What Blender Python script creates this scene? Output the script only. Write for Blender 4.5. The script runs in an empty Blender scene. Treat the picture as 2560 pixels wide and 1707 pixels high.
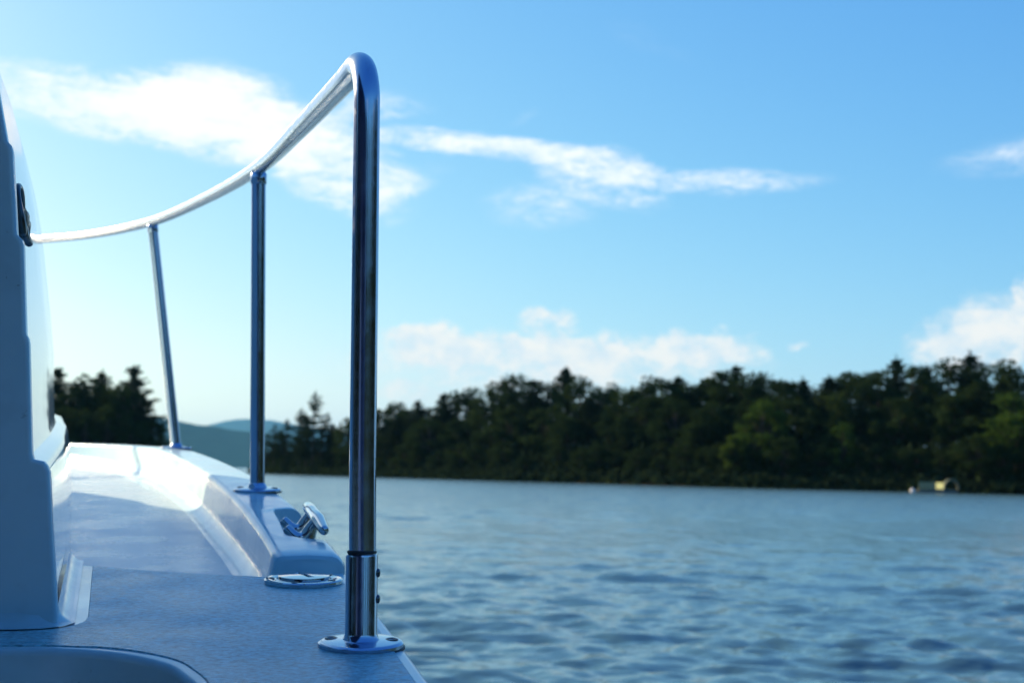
import bpy, bmesh, math, random
import numpy as np
from mathutils import Vector, Matrix

scene = bpy.context.scene
COL = scene.collection
R = math.radians

# ---------------------------------------------------------------- camera
EYE = 1.5                                   # lens height above the lake
PITCH, ROLL = R(5.28), R(1.18)
cam_data = bpy.data.cameras.new('camera')
cam = bpy.data.objects.new('camera', cam_data)
COL.objects.link(cam)
fwd = Vector((0, math.cos(PITCH), math.sin(PITCH)))
r0 = Vector((1, 0, 0)); u0 = Vector((0, -math.sin(PITCH), math.cos(PITCH)))
rt = r0 * math.cos(ROLL) + u0 * math.sin(ROLL)
up = u0 * math.cos(ROLL) - r0 * math.sin(ROLL)
m = Matrix((rt, up, -fwd)).transposed().to_4x4(); m.translation = (0, 0, EYE)
cam.matrix_world = m
cam_data.lens = 50.0; cam_data.sensor_width = 36.0
cam_data.clip_start = 0.05; cam_data.clip_end = 90000
cam_data.dof.use_dof = True
cam_data.dof.focus_distance = 1.42
cam_data.dof.aperture_fstop = 10.0
scene.camera = cam

# ---------------------------------------------------------------- world, sun, exposure
EXPOSURE = 1.06
SUN_AZ, SUN_EL = R(48), R(25)             # azimuth to the left of the view direction
world = bpy.data.worlds.new('World'); scene.world = world
world.use_nodes = True
WT = world.node_tree; WT.nodes.clear()

def wn(t, **kw):
    n = WT.nodes.new(t)
    for k, v in kw.items(): setattr(n, k, v)
    return n
def wl(a, b): WT.links.new(a, b)
def wmath(op, a, b=None, c=None, clamp=False):
    n = wn('ShaderNodeMath', operation=op, use_clamp=clamp)
    for i, v in enumerate((a, b, c)):
        if v is None: continue
        if isinstance(v, (int, float)): n.inputs[i].default_value = v
        else: wl(v, n.inputs[i])
    return n.outputs[0]
def wramp(v, lo, hi, a=0.0, b=1.0, kind='SMOOTHSTEP'):
    n = wn('ShaderNodeMapRange', interpolation_type=kind)
    wl(v, n.inputs[0])
    for i, x in enumerate((lo, hi, a, b)): n.inputs[i + 1].default_value = x
    return n.outputs[0]
def wnoise(vec, scale, detail=5, rough=0.55, dist=0.0):
    n = wn('ShaderNodeTexNoise')
    wl(vec, n.inputs['Vector'])
    n.inputs['Scale'].default_value = scale; n.inputs['Detail'].default_value = detail
    n.inputs['Roughness'].default_value = rough; n.inputs['Distortion'].default_value = dist
    return n
def wvec(op, a, b):
    n = wn('ShaderNodeVectorMath', operation=op)
    for i, v in enumerate((a, b)):
        if isinstance(v, tuple): n.inputs[i].default_value = v
        else: wl(v, n.inputs[i])
    return n

out = wn('ShaderNodeOutputWorld'); bg = wn('ShaderNodeBackground')
wl(bg.outputs[0], out.inputs[0])
SKY_STRENGTH = 0.0615
bg.inputs[1].default_value = SKY_STRENGTH
sky = wn('ShaderNodeTexSky', sky_type='NISHITA')
sky.sun_disc = False
sky.sun_elevation = SUN_EL; sky.sun_rotation = -SUN_AZ
sky.air_density = 1.0; sky.dust_density = 0.7; sky.ozone_density = 2.0
tc = wn('ShaderNodeTexCoord')
sep = wn('ShaderNodeSeparateXYZ'); wl(tc.outputs['Generated'], sep.inputs[0])
az = wmath('MULTIPLY', wmath('ARCTAN2', sep.outputs[0], sep.outputs[1]), 57.2958)
el = wmath('MULTIPLY', wmath('ARCSINE', sep.outputs[2]), 57.2958)
comb = wn('ShaderNodeCombineXYZ'); wl(az, comb.inputs[0]); wl(el, comb.inputs[1])
SKYP = comb.outputs[0]

def stretch(vec, sx, sy, rot=0.0):
    n = wn('ShaderNodeMapping'); wl(vec, n.inputs[0])
    n.inputs['Scale'].default_value = (sx, sy, 1); n.inputs['Rotation'].default_value = (0, 0, rot)
    return n.outputs[0]
def warp(vec, noise_out, ax, ay):
    a = wvec('SUBTRACT', noise_out, (0.5, 0.5, 0.5))
    b = wvec('MULTIPLY', a.outputs[0], (ax, ay, 0))
    return wvec('ADD', vec, b.outputs[0]).outputs[0]
def cloud_field(vec, blobs):
    total = None
    for (a, e, rx, ry, rot, wgt) in blobs:      # degrees
        n = wn('ShaderNodeMapping', vector_type='TEXTURE'); wl(vec, n.inputs[0])
        n.inputs['Location'].default_value = (a, e, 0)
        n.inputs['Rotation'].default_value = (0, 0, R(rot))
        n.inputs['Scale'].default_value = (rx, ry, 1)
        d = wvec('DOT_PRODUCT', n.outputs[0], n.outputs[0]).outputs['Value']
        f = wmath('MULTIPLY', wmath('SUBTRACT', 1.0, d, clamp=True), wgt)
        total = f if total is None else wmath('ADD', total, f)
    return total

# thin high cloud: drawn-out wisps
n1 = wnoise(stretch(SKYP, 0.11, 0.30, R(-8)), 1.0, 6, 0.6, 0.3)
cir_p = warp(SKYP, n1.outputs['Color'], 5.0, 2.0)
cirrus = cloud_field(cir_p, [
    (-16.6, 14.0, 6.0, 1.6, -4, 1.05), (-11.4, 13.5, 4.8, 1.9, -10, 0.85), (-7.6, 12.2, 4.8, 1.9, -20, 0.85), (-12.6, 14.9, 4.0, 1.0, 2, 0.55), (-5.8, 14.2, 2.6, 0.7, 5, 0.35),
    (-6.2, 14.5, 3.4, 0.8, 4, 0.30), (-1.4, 12.9, 5.6, 0.66, -4, 0.95), (-4.6, 11.3, 2.6, 0.7, 20, 0.30),
    (3.6, 11.9, 3.6, 1.25, -9, 0.72), (0.9, 10.8, 2.8, 1.0, 2, 0.42), (8.2, 11.9, 5.4, 0.6, -4, 0.65),
    (5.2, 17.2, 2.2, 0.7, -25, 0.14), (20.0, 12.6, 4.8, 1.2, 5, 0.42), (0.2, 14.3, 1.2, 0.35, 30, 0.2),
    (-28.0, 16.0, 8.0, 2.4, -10, 0.9), (34.0, 14.0, 9.0, 1.6, 5, 0.6), (60.0, 20.0, 12.0, 3.0, 0, 0.6),
    (-75.0, 24.0, 14.0, 3.0, 10, 0.6), (110.0, 18.0, 16.0, 3.0, -5, 0.6), (170.0, 22.0, 14.0, 3.0, 5, 0.6),
    (-140.0, 18.0, 18.0, 3.0, 0, 0.6)])
n2 = wnoise(stretch(SKYP, 0.26, 0.85, R(-9)), 1.0, 9, 0.66, 1.1)
n2b = wnoise(stretch(SKYP, 0.55, 2.4, R(12)), 1.0, 8, 0.72, 1.2)
body = wramp(cirrus, 0.0, 0.55)
n2c = wnoise(stretch(SKYP, 1.5, 2.4, R(-12)), 1.0, 8, 0.7, 0.6)
tex = wmath('ADD', wmath('MULTIPLY', wmath('SUBTRACT', n2c.outputs[0], 0.5), 1.3),
            wmath('ADD', wmath('MULTIPLY', wmath('SUBTRACT', n2.outputs[0], 0.5), 2.1), wmath('MULTIPLY', wmath('SUBTRACT', n2b.outputs[0], 0.5), 1.3)))
cir_d = wmath('ADD', cirrus, wmath('MULTIPLY', tex, wmath('MULTIPLY', body, 0.85)))
cir_d = wramp(cir_d, 0.03, 1.3, 0.0, 1.0)
# low heaped cloud over the trees
n3 = wnoise(stretch(SKYP, 0.75, 0.9), 1.0, 7, 0.58)
cum_p = warp(SKYP, n3.outputs['Color'], 2.2, 1.9)
cumulus = cloud_field(cum_p, [
    (-3.1, 5.1, 2.3, 1.0, 0, 0.9), (1.4, 6.15, 1.7, 0.5, 0, 0.8), (2.2, 4.95, 3.4, 0.75, -3, 0.8),
    (7.9, 5.1, 2.6, 0.95, 0, 0.85), (1.5, 4.5, 10.0, 1.5, 0, 0.80), (-4.3, 3.2, 2.2, 0.45, 0, 0.6),
    (18.6, 5.6, 3.4, 1.7, 8, 1.0), (20.6, 6.9, 1.4, 1.2, 0, 0.9), (17.0, 5.2, 1.2, 1.0, 0, 0.5), (11.4, 5.35, 0.5, 0.25, 0, 0.5),
    (28.0, 5.5, 5.0, 1.8, 0, 0.9), (42.0, 5.0, 6.0, 1.6, 0, 0.9), (75.0, 6.0, 9.0, 2.0, 0, 0.8),
    (120.0, 5.0, 12.0, 2.0, 0, 0.8), (165.0, 6.0, 10.0, 2.0, 0, 0.8), (-150.0, 6.0, 12.0, 2.0, 0, 0.8), (-100.0, 5.0, 10.0, 2.0, 0, 0.7)])
n4 = wnoise(stretch(SKYP, 0.9, 1.1), 1.0, 8, 0.6)
cum_d = wmath('MULTIPLY', cumulus, wramp(n4.outputs[0], 0.25, 0.7, 0.35, 1.5, 'LINEAR'))
cum_d = wramp(cum_d, 0.05, 0.95, 0.0, 0.90)
CLOUD = 1.12 / (SKY_STRENGTH * 2 ** EXPOSURE)
# deep clean evening blue: the dim part of the sky loses red and gains blue, the glow round the sun stays white
GAIN = 2 ** EXPOSURE * SKY_STRENGTH
srgb = wn('ShaderNodeSeparateColor'); wl(sky.outputs[0], srgb.inputs[0])
crgb = wn('ShaderNodeCombineColor')
for ch, (mul, pw) in enumerate(((0.93, 0.33), (1.02, -0.12), (1.06, -0.62))):
    lim = wmath('MINIMUM', wmath('MULTIPLY', srgb.outputs[ch], GAIN), 1.0)
    wl(wmath('MULTIPLY', wmath('MULTIPLY', srgb.outputs[ch], mul), wmath('POWER', lim, pw)), crgb.inputs[ch])
mix1 = wn('ShaderNodeMix', data_type='RGBA')
wl(cir_d, mix1.inputs[0]); wl(crgb.outputs[0], mix1.inputs[6]); mix1.inputs[7].default_value = (CLOUD * 0.97, CLOUD, CLOUD * 1.02, 1)
shade = wn('ShaderNodeMix', data_type='RGBA')
wl(wramp(n4.outputs[0], 0.35, 0.65), shade.inputs[0])
shade.inputs[6].default_value = (CLOUD * 0.74, CLOUD * 0.82, CLOUD * 0.86, 1); shade.inputs[7].default_value = (CLOUD * 0.98, CLOUD * 0.93, CLOUD * 0.85, 1)
mix2 = wn('ShaderNodeMix', data_type='RGBA')
wl(cum_d, mix2.inputs[0]); wl(mix1.outputs[2], mix2.inputs[6]); wl(shade.outputs[2], mix2.inputs[7])
wl(mix2.outputs[2], bg.inputs[0])

sun_data = bpy.data.lights.new('sun', 'SUN')
sun_data.energy = 5.0; sun_data.angle = R(0.53); sun_data.color = (1.0, 0.75, 0.46)
sun = bpy.data.objects.new('sun', sun_data); COL.objects.link(sun)
to_sun = Vector((-math.sin(SUN_AZ) * math.cos(SUN_EL), math.cos(SUN_AZ) * math.cos(SUN_EL), math.sin(SUN_EL)))
sun.rotation_euler = (-to_sun).to_track_quat('-Z', 'Y').to_euler()
sun.location = to_sun * 40

vs = scene.view_settings
vs.view_transform = 'Standard'; vs.look = 'None'; vs.gamma = 1.0; vs.use_curve_mapping = False
vs.exposure = EXPOSURE
scene.cycles.use_denoising = True
scene.cycles.max_bounces = 8
world.cycles.sampling_method = 'MANUAL'; world.cycles.sample_map_resolution = 512
scene.cycles.volume_bounces = 0
scene.cycles.sample_clamp_indirect = 6.0

# ---------------------------------------------------------------- materials
def mat(name, color, rough=0.5, metallic=0.0, ior=1.45, spec=None):
    mt = bpy.data.materials.new(name); mt.use_nodes = True
    b = mt.node_tree.nodes['Principled BSDF']
    b.inputs['Base Color'].default_value = (*color, 1); b.inputs['Roughness'].default_value = rough
    b.inputs['Metallic'].default_value = metallic; b.inputs['IOR'].default_value = ior
    return mt
def nd(mt, t, **kw):
    n = mt.node_tree.nodes.new(t)
    for k, v in kw.items(): setattr(n, k, v)
    return n
def noise_of(mt, scale, detail=4, rough=0.5, vec=None, stretchv=None):
    n = nd(mt, 'ShaderNodeTexNoise'); L = mt.node_tree.links
    n.inputs['Scale'].default_value = scale; n.inputs['Detail'].default_value = detail; n.inputs['Roughness'].default_value = rough
    t = nd(mt, 'ShaderNodeTexCoord')
    mp = nd(mt, 'ShaderNodeMapping'); L.new(t.outputs['Object'], mp.inputs[0])
    if stretchv: mp.inputs['Scale'].default_value = stretchv
    L.new(mp.outputs[0], n.inputs['Vector'])
    return n
def ramp_to(mt, src, dst, lo, hi, a, b):
    r = nd(mt, 'ShaderNodeMapRange'); L = mt.node_tree.links
    L.new(src, r.inputs[0])
    for i, x in enumerate((lo, hi, a, b)): r.inputs[i + 1].default_value = x
    L.new(r.outputs[0], dst)
def color_mix(mt, src, c1, c2, lo=0.35, hi=0.65):
    L = mt.node_tree.links
    r = nd(mt, 'ShaderNodeMapRange'); L.new(src, r.inputs[0]); r.inputs[1].default_value = lo; r.inputs[2].default_value = hi
    x = nd(mt, 'ShaderNodeMix', data_type='RGBA'); L.new(r.outputs[0], x.inputs[0])
    x.inputs[6].default_value = (*c1, 1); x.inputs[7].default_value = (*c2, 1)
    return x.outputs[2]
def bump(mt, src, strength, dist, prev=None):
    L = mt.node_tree.links
    b = nd(mt, 'ShaderNodeBump'); L.new(src, b.inputs['Height'])
    b.inputs['Strength'].default_value = strength; b.inputs['Distance'].default_value = dist
    if prev is not None: L.new(prev, b.inputs['Normal'])
    return b.outputs[0]
def bsdf(mt): return mt.node_tree.nodes['Principled BSDF']

def gelcoat(name, r_lo, r_hi):
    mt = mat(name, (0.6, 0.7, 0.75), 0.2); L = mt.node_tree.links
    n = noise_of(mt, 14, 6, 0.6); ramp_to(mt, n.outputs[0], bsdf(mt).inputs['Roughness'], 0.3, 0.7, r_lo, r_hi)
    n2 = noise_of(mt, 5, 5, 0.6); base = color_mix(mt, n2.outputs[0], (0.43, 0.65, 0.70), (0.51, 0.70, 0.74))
    sp = noise_of(mt, 95, 3, 0.6); sm = noise_of(mt, 11, 4, 0.7)          # grime specks gathered in patches, faint rub marks
    m1 = nd(mt, 'ShaderNodeMapRange'); L.new(sp.outputs[0], m1.inputs[0]); m1.inputs[1].default_value = 0.66; m1.inputs[2].default_value = 0.74
    m2 = nd(mt, 'ShaderNodeMapRange'); L.new(sm.outputs[0], m2.inputs[0]); m2.inputs[1].default_value = 0.52; m2.inputs[2].default_value = 0.70
    mm = nd(mt, 'ShaderNodeMath', operation='MULTIPLY'); L.new(m1.outputs[0], mm.inputs[0]); L.new(m2.outputs[0], mm.inputs[1])
    m3 = nd(mt, 'ShaderNodeMath', operation='MULTIPLY_ADD'); L.new(m2.outputs[0], m3.inputs[0]); m3.inputs[1].default_value = 0.10; L.new(mm.outputs[0], m3.inputs[2])
    x = nd(mt, 'ShaderNodeMix', data_type='RGBA'); L.new(m3.outputs[0], x.inputs[0]); L.new(base, x.inputs[6]); x.inputs[7].default_value = (0.16, 0.16, 0.15, 1)
    L.new(x.outputs[2], bsdf(mt).inputs['Base Color'])
    return mt
GEL = gelcoat('gelcoat', 0.12, 0.26)
GLOSS = gelcoat('polished_gelcoat', 0.035, 0.085)

def nonskid(name, c1, c2, r_lo, r_hi, bstr):
    mt = mat(name, c1, 0.35)
    L = mt.node_tree.links
    big = noise_of(mt, 9, 5, 0.65); fine = noise_of(mt, 420, 3, 0.6, stretchv=(0.55, 1.0, 1.0)); med = noise_of(mt, 90, 3, 0.6)
    grain = noise_of(mt, 230, 2, 0.7, stretchv=(0.6, 1.0, 1.0))
    gr = nd(mt, 'ShaderNodeMapRange'); L.new(grain.outputs[0], gr.inputs[0])
    for i, x in enumerate((0.3, 0.7, 1 - bstr * .55, 1 + bstr * .40)): gr.inputs[i + 1].default_value = x
    sc_ = nd(mt, 'ShaderNodeVectorMath', operation='SCALE'); L.new(color_mix(mt, big.outputs[0], c1, c2, 0.3, 0.7), sc_.inputs[0]); L.new(gr.outputs[0], sc_.inputs['Scale'])
    L.new(sc_.outputs[0], bsdf(mt).inputs['Base Color'])
    ramp_to(mt, big.outputs[0], bsdf(mt).inputs['Roughness'], 0.3, 0.7, r_lo, r_hi)
    b1 = bump(mt, fine.outputs[0], bstr, 0.0012)
    b2 = bump(mt, med.outputs[0], bstr * 0.5, 0.0018, b1)
    L.new(b2, bsdf(mt).inputs['Normal'])
    return mt
NONSKID = nonskid('nonskid_deck', (0.22, 0.50, 0.56), (0.31, 0.61, 0.66), 0.26, 0.44, 0.95)
FLOOR = nonskid('foredeck_floor', (0.42, 0.56, 0.60), (0.53, 0.65, 0.68), 0.22, 0.36, 0.25)

STEEL = mat('polished_steel', (0.42, 0.49, 0.60), 0.06, 1.0)
_n = noise_of(STEEL, 60, 5, 0.65); ramp_to(STEEL, _n.outputs[0], bsdf(STEEL).inputs['Roughness'], 0.35, 0.75, 0.13, 0.28)
_sp = noise_of(STEEL, 210, 3, 0.7); STEEL.node_tree.links.new(color_mix(STEEL, _sp.outputs[0], (0.42, 0.49, 0.60), (0.20, 0.22, 0.24), 0.64, 0.74), bsdf(STEEL).inputs['Base Color'])
CHROME = mat('chrome', (0.52, 0.55, 0.58), 0.04, 1.0)
_n = noise_of(CHROME, 160, 5, 0.65); ramp_to(CHROME, _n.outputs[0], bsdf(CHROME).inputs['Roughness'], 0.4, 0.8, 0.03, 0.18)
SCREWM = mat('screw_steel', (0.11, 0.12, 0.13), 0.25, 1.0)
RUBBER = mat('black_rubber', (0.02, 0.02, 0.022), 0.5)
SEAL = mat('dark_sealant', (0.03, 0.032, 0.035), 0.5)

WATER = mat('lake_water', (0.048, 0.118, 0.146), 0.05, 0.0, 1.55)
_a = noise_of(WATER, 1.6, 2, 0.5, stretchv=(0.6, 1.0, 1)); _b = noise_of(WATER, 5.0, 2, 0.5, stretchv=(0.6, 1.0, 1))
_g = nd(WATER, 'ShaderNodeNewGeometry'); _len = nd(WATER, 'ShaderNodeVectorMath', operation='LENGTH'); _L = WATER.node_tree.links
_L.new(_g.outputs['Position'], _len.inputs[0])
_fade = nd(WATER, 'ShaderNodeMapRange'); _L.new(_len.outputs['Value'], _fade.inputs[0])      # waves too far to tell apart become micro-roughness
for _i, _x in enumerate((60, 400, 1.0, 0.6)): _fade.inputs[_i + 1].default_value = _x
ramp_to(WATER, _len.outputs['Value'], bsdf(WATER).inputs['Roughness'], 12, 80, 0.12, 0.25)
_w = None
_c = noise_of(WATER, 0.55, 3, 0.65, stretchv=(1.0, 0.30, 1))
_far = nd(WATER, 'ShaderNodeMapRange'); _L.new(_len.outputs['Value'], _far.inputs[0])
for _i, _x in enumerate((18, 90, 0.0, 1.0)): _far.inputs[_i + 1].default_value = _x
for _n, _s, _d, _f in ((_c, 1.0, 0.75, _far), (_a, 0.6, 0.10, _fade), (_b, 0.8, 0.03, _fade)):
    _bn = nd(WATER, 'ShaderNodeBump'); _L.new(_n.outputs[0], _bn.inputs['Height']); _bn.inputs['Distance'].default_value = _d
    _m = nd(WATER, 'ShaderNodeMath', operation='MULTIPLY'); _L.new(_f.outputs[0], _m.inputs[0]); _m.inputs[1].default_value = _s
    _L.new(_m.outputs[0], _bn.inputs['Strength'])
    if _w is not None: _L.new(_w, _bn.inputs['Normal'])
    _w = _bn.outputs[0]
_L.new(_w, bsdf(WATER).inputs['Normal'])

def leaf_mat(name, c1, c2, trans):
    mt = bpy.data.materials.new(name); mt.use_nodes = True; T = mt.node_tree; L = T.links
    T.nodes.clear()
    o = nd(mt, 'ShaderNodeOutputMaterial'); d = nd(mt, 'ShaderNodeBsdfDiffuse'); t = nd(mt, 'ShaderNodeBsdfTranslucent'); mx = nd(mt, 'ShaderNodeMixShader')
    oi = nd(mt, 'ShaderNodeObjectInfo'); n = noise_of(mt, 0.45, 3)
    add = nd(mt, 'ShaderNodeMath', operation='ADD'); L.new(oi.outputs['Random'], add.inputs[0]); L.new(n.outputs[0], add.inputs[1])
    c = color_mix(mt, add.outputs[0], c1, c2, 0.4, 1.5)
    L.new(c, d.inputs[0]); L.new(c, t.inputs[0])
    mx.inputs[0].default_value = trans
    L.new(d.outputs[0], mx.inputs[1]); L.new(t.outputs[0], mx.inputs[2]); L.new(mx.outputs[0], o.inputs[0])
    return mt
PINE_LEAF = leaf_mat('pine_needles', (0.013, 0.027, 0.014), (0.022, 0.037, 0.016), 0.20)
BROAD_LEAF = leaf_mat('broad_leaves', (0.015, 0.032, 0.013), (0.028, 0.050, 0.015), 0.28)
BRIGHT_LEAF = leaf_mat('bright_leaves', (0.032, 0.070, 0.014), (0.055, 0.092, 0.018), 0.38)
BARK = mat('bark', (0.06, 0.048, 0.04), 0.9)
_n = noise_of(BARK, 3, 5, 0.6); BARK.node_tree.links.new(color_mix(BARK, _n.outputs[0], (0.04, 0.033, 0.028), (0.09, 0.075, 0.06)), bsdf(BARK).inputs['Base Color'])
EARTH = mat('forest_floor', (0.035, 0.032, 0.022), 0.95)
_n = noise_of(EARTH, 0.5, 5, 0.6); EARTH.node_tree.links.new(color_mix(EARTH, _n.outputs[0], (0.010, 0.014, 0.008), (0.026, 0.022, 0.015)), bsdf(EARTH).inputs['Base Color'])
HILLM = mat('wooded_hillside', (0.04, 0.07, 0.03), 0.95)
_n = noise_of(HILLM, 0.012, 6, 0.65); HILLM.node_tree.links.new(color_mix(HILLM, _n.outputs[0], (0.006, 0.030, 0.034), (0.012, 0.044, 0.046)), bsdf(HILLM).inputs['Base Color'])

for _m in (HILLM, EARTH, BARK): bsdf(_m).inputs['Specular IOR Level'].default_value = 0.0

# ---------------------------------------------------------------- mesh helpers
def mesh_obj(name, verts, faces, material, parent=None, smooth=30):
    me = bpy.data.meshes.new(name)
    me.from_pydata([tuple(v) for v in verts], [], faces)
    bm = bmesh.new(); bm.from_mesh(me); bmesh.ops.recalc_face_normals(bm, faces=bm.faces); bm.to_mesh(me); bm.free()
    return finish(name, me, material, parent, smooth)
def finish(name, me, material, parent=None, smooth=30):
    me.materials.clear(); me.materials.append(material)
    if smooth:
        me.polygons.foreach_set('use_smooth', [True] * len(me.polygons))
        me.set_sharp_from_angle(angle=R(smooth))
    me.update()
    o = bpy.data.objects.new(name, me); COL.objects.link(o)
    if parent is not None: o.parent = parent
    return o
def tag(o, label=None, cat=None, group=None, kind=None):
    if label: o['label'] = label
    if cat: o['category'] = cat
    if group: o['group'] = group
    if kind: o['kind'] = kind
    return o
def empty(name, loc=(0, 0, 0), rz=0.0):
    o = bpy.data.objects.new(name, None); COL.objects.link(o)
    o.location = loc; o.rotation_euler = (0, 0, rz); o.empty_display_size = 0.3
    return o
def catmull(pts, per=12):
    P = [Vector(p) for p in pts]
    P = [P[0] * 2 - P[1]] + P + [P[-1] * 2 - P[-2]]
    res = []
    for i in range(1, len(P) - 2):
        p0, p1, p2, p3 = P[i - 1:i + 3]
        # centripetal parametrisation keeps bends tight
        t0 = 0.0; t1 = t0 + max((p1 - p0).length, 1e-6) ** 0.5; t2 = t1 + max((p2 - p1).length, 1e-6) ** 0.5; t3 = t2 + max((p3 - p2).length, 1e-6) ** 0.5
        for k in range(per):
            t = t1 + (t2 - t1) * k / per
            a1 = p0 * ((t1 - t) / (t1 - t0)) + p1 * ((t - t0) / (t1 - t0)); a2 = p1 * ((t2 - t) / (t2 - t1)) + p2 * ((t - t1) / (t2 - t1))
            a3 = p2 * ((t3 - t) / (t3 - t2)) + p3 * ((t - t2) / (t3 - t2))
            b1 = a1 * ((t2 - t) / (t2 - t0)) + a2 * ((t - t0) / (t2 - t0)); b2 = a2 * ((t3 - t) / (t3 - t1)) + a3 * ((t - t1) / (t3 - t1))
            res.append(b1 * ((t2 - t) / (t2 - t1)) + b2 * ((t - t1) / (t2 - t1)))
    res.append(P[-2].copy())
    return res
def tube(points, radius, seg=24, cap=True):
    """swept round bar; radius is a number or a list (one per point)"""
    P = [Vector(p) for p in points]; n = len(P)
    rad = radius if isinstance(radius, (list, tuple)) else [radius] * n
    T = [(P[min(i + 1, n - 1)] - P[max(i - 1, 0)]).normalized() for i in range(n)]
    u = T[0].orthogonal().normalized(); V = []; F = []
    for i in range(n):
        u = (u - T[i] * u.dot(T[i])).normalized(); w = T[i].cross(u)
        for k in range(seg):
            a = 2 * math.pi * k / seg
            V.append(P[i] + (u * math.cos(a) + w * math.sin(a)) * rad[i])
    for i in range(n - 1):
        for k in range(seg):
            F.append((i * seg + k, i * seg + (k + 1) % seg, (i + 1) * seg + (k + 1) % seg, (i + 1) * seg + k))
    if cap:
        F.append(tuple(range(seg))[::-1]); F.append(tuple(range((n - 1) * seg, n * seg)))
    return V, F
def lathe(profile, seg=48, closed=True):
    """profile [(r, z)] spun about z"""
    V = []; F = []
    for (r, z) in profile:
        for k in range(seg):
            a = 2 * math.pi * k / seg; V.append((r * math.cos(a), r * math.sin(a), z))
    for i in range(len(profile) - 1):
        for k in range(seg):
            F.append((i * seg + k, i * seg + (k + 1) % seg, (i + 1) * seg + (k + 1) % seg, (i + 1) * seg + k))
    if closed:
        F.append(tuple(range(seg))[::-1]); F.append(tuple(range((len(profile) - 1) * seg, len(profile) * seg)))
    return V, F
def place(VF, loc, normal=(0, 0, 1), spin=0.0):
    q = Vector((0, 0, 1)).rotation_difference(Vector(normal).normalized())
    M = q.to_matrix() @ Matrix.Rotation(spin, 3, 'Z')
    return [M @ Vector(v) + Vector(loc) for v in VF[0]], VF[1]
def grid_faces(rows, cols, close=False):
    F = []
    for i in range(rows - 1):
        for j in range(cols if close else cols - 1):
            k = (j + 1) % cols
            F.append((i * cols + j, i * cols + k, (i + 1) * cols + k, (i + 1) * cols + j))
    return F
def slab(outline, z_top, depth, bev, seg=4):
    """closed plan outline with rounded top edge; z_top is a function (x, y) -> z"""
    bm = bmesh.new()
    top = [bm.verts.new((x, y, z_top(x, y))) for x, y in outline]
    f = bm.faces.new(top); f.normal_update()
    if f.normal.z < 0: f.normal_flip()
    ex = bmesh.ops.extrude_face_region(bm, geom=[f])
    for v in [g for g in ex['geom'] if isinstance(g, bmesh.types.BMVert)]: v.co.z += 0
    for v in top: v.co.z -= depth
    bm.normal_update()
    tops = [g for g in ex['geom'] if isinstance(g, bmesh.types.BMFace)]
    if bev:
        edges = [e for e in tops[0].edges]
        bmesh.ops.bevel(bm, geom=edges, offset=bev, segments=seg, profile=0.5, affect='EDGES', clamp_overlap=True)
    bmesh.ops.recalc_face_normals(bm, faces=bm.faces)
    me = bpy.data.meshes.new('slab'); bm.to_mesh(me); bm.free()
    return me
def box(cx, cy, cz, sx, sy, sz):
    V = [(cx + a * sx / 2, cy + b * sy / 2, cz + c * sz / 2) for a in (-1, 1) for b in (-1, 1) for c in (-1, 1)]
    return V, [(0, 1, 3, 2), (4, 6, 7, 5), (0, 4, 5, 1), (2, 3, 7, 6), (0, 2, 6, 4), (1, 5, 7, 3)]

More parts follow.
